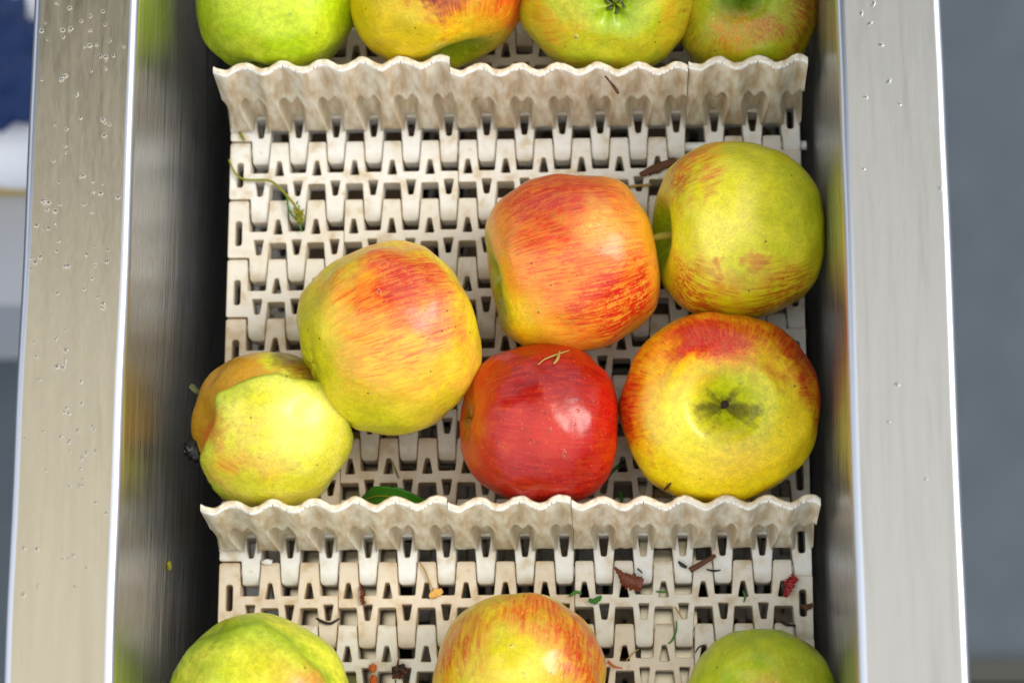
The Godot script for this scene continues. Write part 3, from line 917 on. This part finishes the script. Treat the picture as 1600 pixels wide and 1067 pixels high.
			"splats": [[facing(0.75, 0.35), 0.6, 0.25, Color(0.72, 0.22, 0.10), 0.85, 0.65], [facing(0.25, 0.85), 0.4, 0.25, Color(0.76, 0.30, 0.06), 0.75, 0.6], [facing(-0.75, 0.4), 0.42, 0.25, Color(0.74, 0.30, 0.07), 0.75, 0.8], [facing(0.1, 0.25), 0.3, 0.2, PALE, 0.7, 0.1]], "px": 512, "dot_strength": 0.6},
		{"key": "B3", "label": "dull green apple at the lower right end of the belt", "at": Vector3(0.1226, 0, 0.2962), "r": 0.0368, "axis": facing(-0.3, -0.7), "seed": 23, "tall": 0.9, "square": 0.8, "skin": Color(0.68, 0.72, 0.10), "skin2": Color(0.58, 0.66, 0.08), "green": Color(0.42, 0.52, 0.08), "bumpy": 0.06,
			"splats": [[facing(-0.1, 0.1), 0.4, 0.25, Color(0.72, 0.66, 0.16), 0.7, 0.2], [facing(0.1, 0.15), 0.2, 0.15, Color(0.70, 0.42, 0.12), 0.5, 0.7]], "px": 384},
	]
	for c in orchard:
		c["basis"] = axis_basis(c.axis, float(c.seed) * 1.7)
		c["wob"] = noise(c.seed, 1.0, 2)
	var job := WorkerThreadPool.add_group_task(paint_one, orchard.size())
	WorkerThreadPool.wait_for_group_task_completion(job)
	for c in orchard:
		var o = build_apple(c)
		c["node"] = o

func blade_mesh(path: Array, widths: Array, curl: float, up := Vector3.UP, ragged := 0.0, seed_ := 1) -> ArrayMesh:
	# a thin leaf or scrap along a path, with thickness, cross curl and a ragged outline
	var c := Curve3D.new()
	for k in path.size():
		var t: Vector3 = (path[mini(k + 1, path.size() - 1)] - path[maxi(k - 1, 0)]) / 6.0
		c.add_point(path[k], -t, t)
	var n := noise(seed_, 1.0, 2)
	var steps := (path.size() - 1) * 8
	var f := func(i, j):
		var u := float(j) / 8.0
		var k := mini(int(u), path.size() - 2)
		var p := c.sample(k, u - k)
		var d := (c.sample(k, minf(u - k + 0.05, 1.0)) - c.sample(k, maxf(u - k - 0.05, 0.0))).normalized()
		var side := d.cross(up).normalized()
		var w := lerpf(widths[k], widths[k + 1], u - k)
		var q: float = (i if i <= 8 else 16 - i) / 4.0 - 1.0
		var under = i > 8
		w *= 1.0 + ragged * n.get_noise_2d(j * 0.9, signf(q) * 7.0)
		var lift := curl * w * q * q + ragged * 0.0012 * n.get_noise_2d(j * 0.5, q * 1.5 + 20.0)
		return p + side * w * q + up * (lift - (0.0004 * (1.0 - absf(q)) + 0.0001 if under else 0.0))
	return grid_mesh(16, steps, f, null, true)

func lump_mesh(r: float, seed_: int, rough := 0.6, shape := Vector3.ONE) -> ArrayMesh:
	var n := noise(seed_, 1.6, 3)
	var f := func(i, j):
		var th := PI * clampf(j / 14.0, 0.002, 0.998)
		var ph = TAU * (i % 20) / 20.0
		var d := Vector3(sin(th) * cos(ph), cos(th), sin(th) * sin(ph))
		return d * shape * r * (1.0 + rough * n.get_noise_3dv(d * 1.4))
	return grid_mesh(20, 14, f, null, true)

func fruit(key: String) -> Dictionary:
	for c in orchard:
		if c.key == key: return c
	return {}

func litter(mesh: Mesh, called: String, mat: Material, label: String, category: String, at := Vector3.ZERO, group := "") -> MeshInstance3D:
	return tag(put(mesh, called, mat, null, at), label, category, group)

func build_litter():
	# leaf tucked behind the lower flight
	var lf := thing("leaf", "green leaf lying behind the lower flight, beside the red apple", "leaf")
	put(blade_mesh([Vector3(-0.0775, 0.004, 0.1935), Vector3(-0.0680, 0.012, 0.1915), Vector3(-0.0560, 0.015, 0.1935), Vector3(-0.0440, 0.011, 0.1970), Vector3(-0.0340, 0.004, 0.2000)], [0.0006, 0.0056, 0.0060, 0.0036, 0.0005], 0.22, Vector3(0, 0.9, 0.43), 0.15, 3), "blade", M.green, lf)
	put(tube([Vector3(-0.0775, 0.0045, 0.1935), Vector3(-0.0680, 0.0125, 0.1915), Vector3(-0.0560, 0.0155, 0.1935), Vector3(-0.0440, 0.0115, 0.1970), Vector3(-0.0310, 0.0042, 0.2005)], [0.0005, 0.0005, 0.0005, 0.0005, 0.0003], 5), "midrib", M.moss, lf)
	# mossy sprig at the upper left
	var ms := thing("mossy_sprig", "thin yellow green sprig with a mossy tuft on the upper left belt", "sprig")
	put(tube([Vector3(-0.1504, 0.0015, 0.0097), Vector3(-0.1464, 0.0018, 0.0179), Vector3(-0.1405, 0.0022, 0.0213), Vector3(-0.1284, 0.0030, 0.0221), Vector3(-0.1214, 0.0034, 0.0277), Vector3(-0.1151, 0.0034, 0.0351), Vector3(-0.1116, 0.0034, 0.0411)], [0.0005, 0.0006, 0.0006, 0.0006, 0.0007, 0.0007, 0.0004], 6), "stem", M.moss, ms)
	put(tube([Vector3(-0.1191, 0.0030, 0.0302), Vector3(-0.1172, 0.0030, 0.0390), Vector3(-0.1127, 0.0030, 0.0443), Vector3(-0.1107, 0.0020, 0.0502)], [0.0005, 0.0005, 0.0007, 0.0003], 6), "stem", M.green, ms)
	var tuft := SurfaceTool.new()
	for k in 46:
		var b := Vector3(-0.1125, 0.0032, 0.0405) + Vector3(rng.randfn(0, 0.0016), rng.randf() * 0.001, rng.randfn(0, 0.0024))
		var d := Vector3(rng.randfn(0, 1), rng.randf_range(0.1, 1.0), rng.randfn(0.3, 1)).normalized() * rng.randf_range(0.0015, 0.0034)
		tuft.append_from(tube([b, b + d * 0.6, b + d + Vector3(0, -0.0004, 0)], [0.0005, 0.0005, 0.0001], 4), 0, Transform3D())
	put(tuft.commit(), "tuft", M.moss, ms)
	litter(tube([Vector3(-0.1461, -0.003, -0.0085), Vector3(-0.1448, 0.0005, -0.0050), Vector3(-0.1426, 0.0010, -0.0010)], [0.0007, 0.0008, 0.0006], 6), "moss_strand", M.moss, "short green strand at the left end of the top flight's foot", "plant strand")
	# scraps on the lower belt
	litter(tube([Vector3(0.0895, 0.0030, 0.2290), Vector3(0.0952, 0.0034, 0.2259), Vector3(0.1024, 0.0036, 0.2216)], [0.0016, 0.0014, 0.0010], 7), "twig", M.bark, "short brown twig under the right half of the lower flight", "twig")
	litter(tube([Vector3(0.0838, 0.0020, 0.2243), Vector3(0.0856, 0.0022, 0.2262), Vector3(0.0880, 0.0022, 0.2275)], [0.0005, 0.0011, 0.0007], 6), "bark_crumb", M.dark, "small dark crumb at the left end of the brown twig", "crumb")
	litter(tube([Vector3(0.0978, 0.0018, 0.2283), Vector3(0.1012, 0.0020, 0.2292), Vector3(0.1050, 0.0018, 0.2288)], [0.0004, 0.0006, 0.0003], 5), "plant_sliver", M.dark, "thin dark sliver just below the brown twig", "sliver")
	litter(blade_mesh([Vector3(0.0515, 0.0020, 0.2270), Vector3(0.0548, 0.0025, 0.2306), Vector3(0.0590, 0.0030, 0.2345), Vector3(0.0655, 0.0030, 0.2365)], [0.0006, 0.0014, 0.0044, 0.0036], 0.5, Vector3.UP, 0.6, 5), "leaf_scrap", M.brown, "wet curled brown leaf scrap on the lower belt", "leaf scrap")
	litter(tube([Vector3(0.0632, 0.0010, 0.2277), Vector3(0.0656, 0.0010, 0.2299)], [0.0005, 0.0003], 5), "plant_sliver", M.dark, "tiny dark sliver right above the brown leaf scrap", "sliver")
	litter(blade_mesh([Vector3(0.1416, 0.0020, 0.2318), Vector3(0.1398, 0.0030, 0.2355), Vector3(0.1386, 0.0028, 0.2385), Vector3(0.1369, 0.0018, 0.2425)], [0.0014, 0.0030, 0.0018, 0.0008], 0.4, Vector3.UP, 0.8, 8), "peel_scrap", M.red, "dark red scrap of apple peel at the right edge of the belt", "peel scrap")
	litter(blade_mesh([Vector3(0.1446, 0.0006, 0.2466), Vector3(0.1476, 0.0016, 0.2478), Vector3(0.1507, 0.0008, 0.2460)], [0.0005, 0.0017, 0.0006], 0.6, Vector3.UP, 0.5, 9), "leaf_curl", M.bark, "brown curl caught in the end slot below the red peel", "leaf curl")
	litter(tube([Vector3(-0.0995, 0.0010, 0.2519), Vector3(-0.0960, 0.0012, 0.2538), Vector3(-0.0921, 0.0014, 0.2546), Vector3(-0.0876, 0.0014, 0.2521)], [0.0006, 0.0009, 0.0008, 0.0005], 6), "plant_strand", M.dark, "dark bent strand across two fingers beside the ridged green apple", "plant strand")
	litter(blade_mesh([Vector3(-0.0772, 0.0012, 0.2360), Vector3(-0.0760, 0.0016, 0.2395), Vector3(-0.0764, 0.0014, 0.2420), Vector3(-0.0752, 0.0012, 0.2450)], [0.0006, 0.0013, 0.0009, 0.0011], 0.5, Vector3.UP, 1.0, 12), "bark_scrap", M.brown, "narrow crumbly brown scrap above the ridged green apple", "bark scrap")
	litter(lump_mesh(0.0019, 31, 0.5, Vector3(1, 0.7, 1.1)), "peel_crumb", M.orange, "orange crumb at the edge of the ridged green apple, upper of two", "crumb", Vector3(-0.0704, 0.0016, 0.2770))
	litter(lump_mesh(0.0020, 32, 0.6, Vector3(0.9, 0.6, 1.2)), "peel_crumb", M.orange, "orange crumb near the bottom edge, left of the crumpled dark calyx", "crumb", Vector3(-0.0700, 0.0016, 0.2830))
	var lc := thing("dry_flower_end", "crumpled dark brown dried flower end near the bottom edge", "dried flower end")
	put(lump_mesh(0.0031, 33, 0.9, Vector3(1.2, 0.6, 1.0)), "crumple", M.dark, lc, Vector3(-0.0568, 0.0022, 0.2788))
	for k in 7:
		var p0 := Vector3(-0.0568, 0.0030, 0.2788)
		var d := Vector3(rng.randf_range(-1, 1), rng.randf_range(0.0, 0.5), rng.randf_range(-0.6, 1)).normalized() * rng.randf_range(0.003, 0.006)
		put(blade_mesh([p0, p0 + d * 0.6, p0 + d + Vector3(0, -0.001, 0)], [0.0008, 0.0013, 0.0004], 0.5, Vector3.UP, 0.6, 40 + k), "sepal", M.brown if k % 2 else M.bark, lc)
	put(tube([Vector3(-0.0573, 0.0015, 0.2721), Vector3(-0.0578, 0.0020, 0.2753), Vector3(-0.0572, 0.0025, 0.2780)], [0.0003, 0.0005, 0.0007], 5), "stalk", M.brown, lc)
	litter(blade_mesh([Vector3(-0.0422, 0.0012, 0.2412), Vector3(-0.0388, 0.0014, 0.2396), Vector3(-0.0355, 0.0012, 0.2381)], [0.0012, 0.0026, 0.0010], 0.2, Vector3.UP, 0.7, 14), "pulp_flake", M.flake, "pale orange flake of pulp left of the wet yellow apple", "pulp flake")
	litter(tube([Vector3(-0.0473, 0.0014, 0.2238), Vector3(-0.0444, 0.0016, 0.2284), Vector3(-0.0425, 0.0012, 0.2335), Vector3(-0.0402, 0.0010, 0.2380)], [0.0004, 0.0005, 0.0004, 0.0003], 5), "straw", M.straw, "thin curved straw stem leading down to the pale orange flake", "straw")
	litter(tube([Vector3(0.0288, 0.0012, 0.2414), Vector3(0.0320, 0.0014, 0.2392), Vector3(0.0350, 0.0012, 0.2402)], [0.0007, 0.0009, 0.0004], 5), "grass_bit", M.green, "bent green grass bit, nearest to the wet yellow apple", "grass bit")
	litter(blade_mesh([Vector3(0.0385, 0.0014, 0.2432), Vector3(0.0417, 0.0016, 0.2442), Vector3(0.0450, 0.0018, 0.2416)], [0.0007, 0.0015, 0.0006], 0.6, Vector3.UP, 0.7, 17), "leaf_bit", M.green, "small frayed green leaf bit below the brown leaf scrap", "leaf bit")
	litter(tube([Vector3(0.1160, 0.0012, 0.2393), Vector3(0.1170, 0.0014, 0.2421), Vector3(0.1162, 0.0010, 0.2449)], [0.0004, 0.0005, 0.0003], 5), "grass_bit", M.green, "upright thin green grass bit left of the red peel", "grass bit")
	litter(tube([Vector3(0.0722, 0.0008, 0.2393), Vector3(0.0752, 0.0010, 0.2396), Vector3(0.0782, 0.0008, 0.2395)], [0.0003, 0.0006, 0.0003], 5), "grass_bit", M.green, "flat dark green grass bit to the right of the brown leaf scrap", "grass bit")
	litter(tube([Vector3(0.0823, 0.0010, 0.2541), Vector3(0.0821, 0.0012, 0.2589), Vector3(0.0801, 0.0012, 0.2637), Vector3(0.0780, 0.0008, 0.2655)], [0.0003, 0.0005, 0.0005, 0.0003], 5), "grass_bit", M.green, "long curved green thread left of the dull green apple", "grass bit")
	litter(tube([Vector3(0.0632, 0.0010, 0.2680), Vector3(0.0600, 0.0022, 0.2706), Vector3(0.0568, 0.0010, 0.2740)], [0.0003, 0.0004, 0.0003], 5), "straw", M.straw, "pale thin straw arching right of the wet yellow apple", "straw")
	litter(tube([Vector3(0.0480, 0.0010, 0.2742), Vector3(0.0510, 0.0014, 0.2768), Vector3(0.0552, 0.0010, 0.2776)], [0.0007, 0.0006, 0.0003], 5), "straw", M.orange, "orange brown straw touching the right side of the wet yellow apple", "straw")
	litter(tube([Vector3(0.0815, 0.0010, 0.2470), Vector3(0.0832, 0.0012, 0.2495), Vector3(0.0859, 0.0010, 0.2530)], [0.0003, 0.0004, 0.0002], 5), "straw", M.straw, "short pale straw above the long curved green thread", "straw")
	litter(tube([Vector3(0.0915, 0.0010, 0.2700), Vector3(0.0935, 0.0022, 0.2672), Vector3(0.0962, 0.0016, 0.2668), Vector3(0.0955, 0.0010, 0.2700)], [0.0003, 0.0004, 0.0004, 0.0002], 5), "plant_curl", M.dark, "dark hair thin curl against the dull green apple", "plant curl")
	litter(tube([Vector3(0.1345, 0.0012, 0.2545), Vector3(0.1372, 0.0020, 0.2562), Vector3(0.1420, 0.0016, 0.2568)], [0.0006, 0.0009, 0.0004], 5), "plant_sliver", M.dark, "dark splinter on the belt above the dull green apple", "sliver")
	# between the upper apples
	litter(blade_mesh([Vector3(0.0668, 0.0020, 0.0215), Vector3(0.0752, 0.0028, 0.0181), Vector3(0.0860, 0.0030, 0.0140)], [0.0012, 0.0026, 0.0020], -0.4, Vector3.UP, 0.4, 21), "bark_strip", M.bark, "grey brown bark strip tucked behind the apple with the long stem", "bark strip")
	litter(tube([Vector3(0.0555, 0.0016, 0.0280), Vector3(0.0634, 0.0022, 0.0276), Vector3(0.0727, 0.0020, 0.0270)], [0.0005, 0.0008, 0.0007], 6), "straw", M.straw, "yellow brown straw left of the bark strip, between two apples", "straw")
	litter(blade_mesh([Vector3(0.0549, 0.0010, 0.1880), Vector3(0.0554, 0.0012, 0.1910), Vector3(0.0557, 0.0010, 0.1942)], [0.0006, 0.0011, 0.0004], 0.3, Vector3.UP, 0.3, 23), "grass_bit", M.green, "short green blade between the red and the largest apple", "grass blade")
	litter(tube([Vector3(0.0552, 0.0010, 0.1743), Vector3(0.0513, 0.0014, 0.1777), Vector3(0.0488, 0.0010, 0.1812)], [0.0006, 0.0009, 0.0005], 5), "plant_strand", M.green, "dark green strand right of the red apple", "plant strand")
	litter(tube([Vector3(-0.0620, 0.0010, 0.1717), Vector3(-0.0599, 0.0014, 0.1768), Vector3(-0.0584, 0.0010, 0.1808)], [0.0003, 0.0005, 0.0003], 5), "grass_bit", M.moss, "thin green thread on the belt left of the red apple", "grass bit")
	litter(tube([Vector3(0.0010, 0.0016, -0.0410), Vector3(0.0028, 0.0022, -0.0398), Vector3(0.0048, 0.0016, -0.0388)], [0.0010, 0.0014, 0.0008], 6), "petal_scrap", M.orange, "bright orange scrap behind the top flight", "scrap")
	litter(lump_mesh(0.0017, 51, 0.5, Vector3(1.5, 0.6, 0.8)), "pulp_crumb", M.rod, "white crumb in the gap under the left end of the lower flight", "crumb", Vector3(-0.1252, 0.0010, 0.2232))
	litter(lump_mesh(0.0024, 52, 0.6, Vector3(0.35, 1.4, 0.9)), "leaf_crumb", M.moss, "yellow green crumb stuck to the left trough wall", "crumb", Vector3(-0.1697, 0.0300, 0.2283))
	# straw on the red apple, dark bit on the largest, sepals and rot of the misshapen one
	var red := fruit("M5")
	var p := []
	for q in [facing(-0.02, 0.72), facing(0.08, 0.80), facing(0.20, 0.86), facing(0.34, 0.90)]:
		var h := surface_hit(red, Vector3.ZERO, q)
		p.append(h[0] + h[1] * 0.0006)
	var p2 := []
	for q in [facing(0.20, 0.72), facing(0.20, 0.80), facing(0.24, 0.88)]:
		var h := surface_hit(red, Vector3.ZERO, q)
		p2.append(h[0] + h[1] * 0.0008)
	var sf := thing("forked_straw", "pale forked straw lying on top of the red apple", "straw")
	put(tube(p, [0.0003, 0.0004, 0.0005, 0.0003], 5), "stalk", M.straw, sf)
	put(tube(p2, [0.0004, 0.0009, 0.0005], 5), "stalk", M.straw, sf)
	var big := fruit("M6")
	var pb := []
	for q in [facing(-0.54, -0.70), facing(-0.56, -0.75), facing(-0.54, -0.81)]:
		var h := surface_hit(big, Vector3.ZERO, q)
		pb.append(h[0] + h[1] * 0.0003)
	litter(tube(pb, [0.0004, 0.0009, 0.0003], 5), "bark_speck", M.bark, "small brown bark speck low on the largest yellow apple", "speck")
	var bent := fruit("M1")
	var node: Node3D = bent.node
	var h1 := surface_hit(bent, Vector3.ZERO, facing(-0.93, -0.36))
	var rt := put(lump_mesh(0.0058, 61, 0.32, Vector3(0.9, 1.0, 1.15)), "rotten_end", M.rot, node)
	rt.position = node.transform.affine_inverse() * (h1[0] + Vector3(0.0005, 0.004, 0))
	rt.set_meta("label", "black rotten end of the misshapen apple")
	var h2 := surface_hit(bent, Vector3.ZERO, facing(-0.94, 0.45))
	for k in 4:
		var d: Vector3 = (h2[1] + Vector3(rng.randfn(0, 0.4), rng.randfn(0, 0.4), rng.randfn(0, 0.5))).normalized()
		var sp := put(blade_mesh([h2[0] - d * 0.001, h2[0] + d * 0.003, h2[0] + d * 0.006], [0.0010, 0.0013, 0.0003], 0.4, Vector3.UP, 0.3, 70 + k), "sepal", M.calyx, node)
		sp.transform = node.transform.affine_inverse()
	var org := fruit("M2")
	# water running along the top flight: a dark stem caught on it
	litter(tube([Vector3(0.0495, 0.0540, -0.0152), Vector3(0.0527, 0.0490, -0.0128), Vector3(0.0559, 0.0440, -0.0095)], [0.0004, 0.0007, 0.0009], 5), "dry_twig", M.bark, "dry brown stem clinging to the front of the top flight", "stem")

func drop_mesh(r: float, h: float, long_ := 1.0) -> ArrayMesh:
	var f := func(i, j):
		var t: float = j / 5.0
		var a = TAU * (i % 12) / 12.0
		var rr := r * sin(minf(t, 0.8) / 0.8 * PI / 2) if t < 0.81 else r * (1.0 - (t - 0.8) / 0.2 * 0.999)
		var y := h * cos(minf(t, 0.8) / 0.8 * PI / 2)
		return Vector3(rr * cos(a), y, rr * sin(a) * long_)
	return grid_mesh(12, 5, f, null, true)

func build_drops():
	var r := RandomNumberGenerator.new()
	r.seed = 91
	var shapes := []
	for k in 6: shapes.append(drop_mesh([0.0007, 0.0009, 0.0010, 0.0013, 0.0008, 0.0009][k], [0.0004, 0.0005, 0.0006, 0.0007, 0.0004, 0.0005][k], [1.0, 1.1, 0.9, 1.0, 1.6, 2.2][k]))
	var spots: Array[Vector2] = []
	var n := 0
	while n < 150:
		var z := -0.04 + pow(r.randf(), 1.5) * 0.30
		var x := r.randf_range(-0.2165, -0.1765)
		if n % 3 == 2 and spots.size():
			var o: Vector2 = spots[r.randi() % spots.size()]
			x = clampf(o.x + r.randfn(0, 0.003), -0.2165, -0.1765)
			z = o.y + r.randfn(0, 0.004)
		spots.append(Vector2(x, z))
		n += 1
		litter(shapes[r.randi() % 5], "water_drop", M.water, "small clear water drop on the left steel flange", "water drop", Vector3(x, 0.1413, z), "water drops on the left flange")
	for k in 12:
		var o := litter(shapes[2 + r.randi() % 4], "water_drop", M.water, "small clear water drop on the right steel flange", "water drop", Vector3(r.randf_range(0.165, 0.2035), 0.1413, -0.03 + pow(r.randf(), 1.3) * 0.24), "water drops on the right flange")
		o.rotation.y = r.randf_range(-0.8, 0.8)
	var on_fruit := {"A1": [[-0.05, 0.18], [-0.28, -0.42], [0.3, -0.3]], "A2": [[0.66, -0.66], [-0.2, -0.2]], "A3": [[-0.38, -0.7], [0.5, -0.88], [0.1, -0.6]], "M5": [[0.4, 0.05], [0.12, -0.02], [0.46, 0.20], [0.3, -0.3]], "M2": [[0.55, 0.25], [0.66, 0.1], [-0.05, 0.5]], "M3": [[-0.2, 0.3], [0.3, 0.1], [-0.4, -0.2]], "M6": [[-0.22, -0.3], [0.02, -0.38], [0.22, -0.18]], "B2": [[0.2, 0.3], [0.45, 0.1], [-0.1, 0.45], [0.0, 0.15]]}
	var names := {"A1": "plain lime green apple", "A2": "bruised yellow apple", "A3": "apple with the dry calyx", "M5": "deep red apple", "M2": "large orange apple", "M3": "striped barrel shaped apple", "M6": "largest yellow apple", "B2": "wet yellow apple in the lowest row"}
	for key in on_fruit:
		var c := fruit(key)
		for q in on_fruit[key]:
			var h := surface_hit(c, Vector3.ZERO, facing(q[0], q[1]))
			var o := litter(shapes[r.randi() % 6], "water_drop", M.water, "clear water drop %s on the %s" % [spot_on(q[0], q[1]), names[key]], "water drop", h[0] - h[1] * 0.0002, "water drops on the " + names[key])
			var y: Vector3 = h[1]
			var x := y.cross(Vector3(0.2, 0.1, 0.9)).normalized()
			o.basis = Basis(x, y, x.cross(y)) * Basis.from_scale(Vector3.ONE * r.randf_range(0.7, 1.3))

func spot_on(dx: float, dy: float) -> String:
	var across := "left" if dx < -0.15 else ("right" if dx > 0.15 else "centre")
	var along := "high" if dy > 0.15 else ("low" if dy < -0.15 else "halfway")
	return "%s %s" % [along, across]
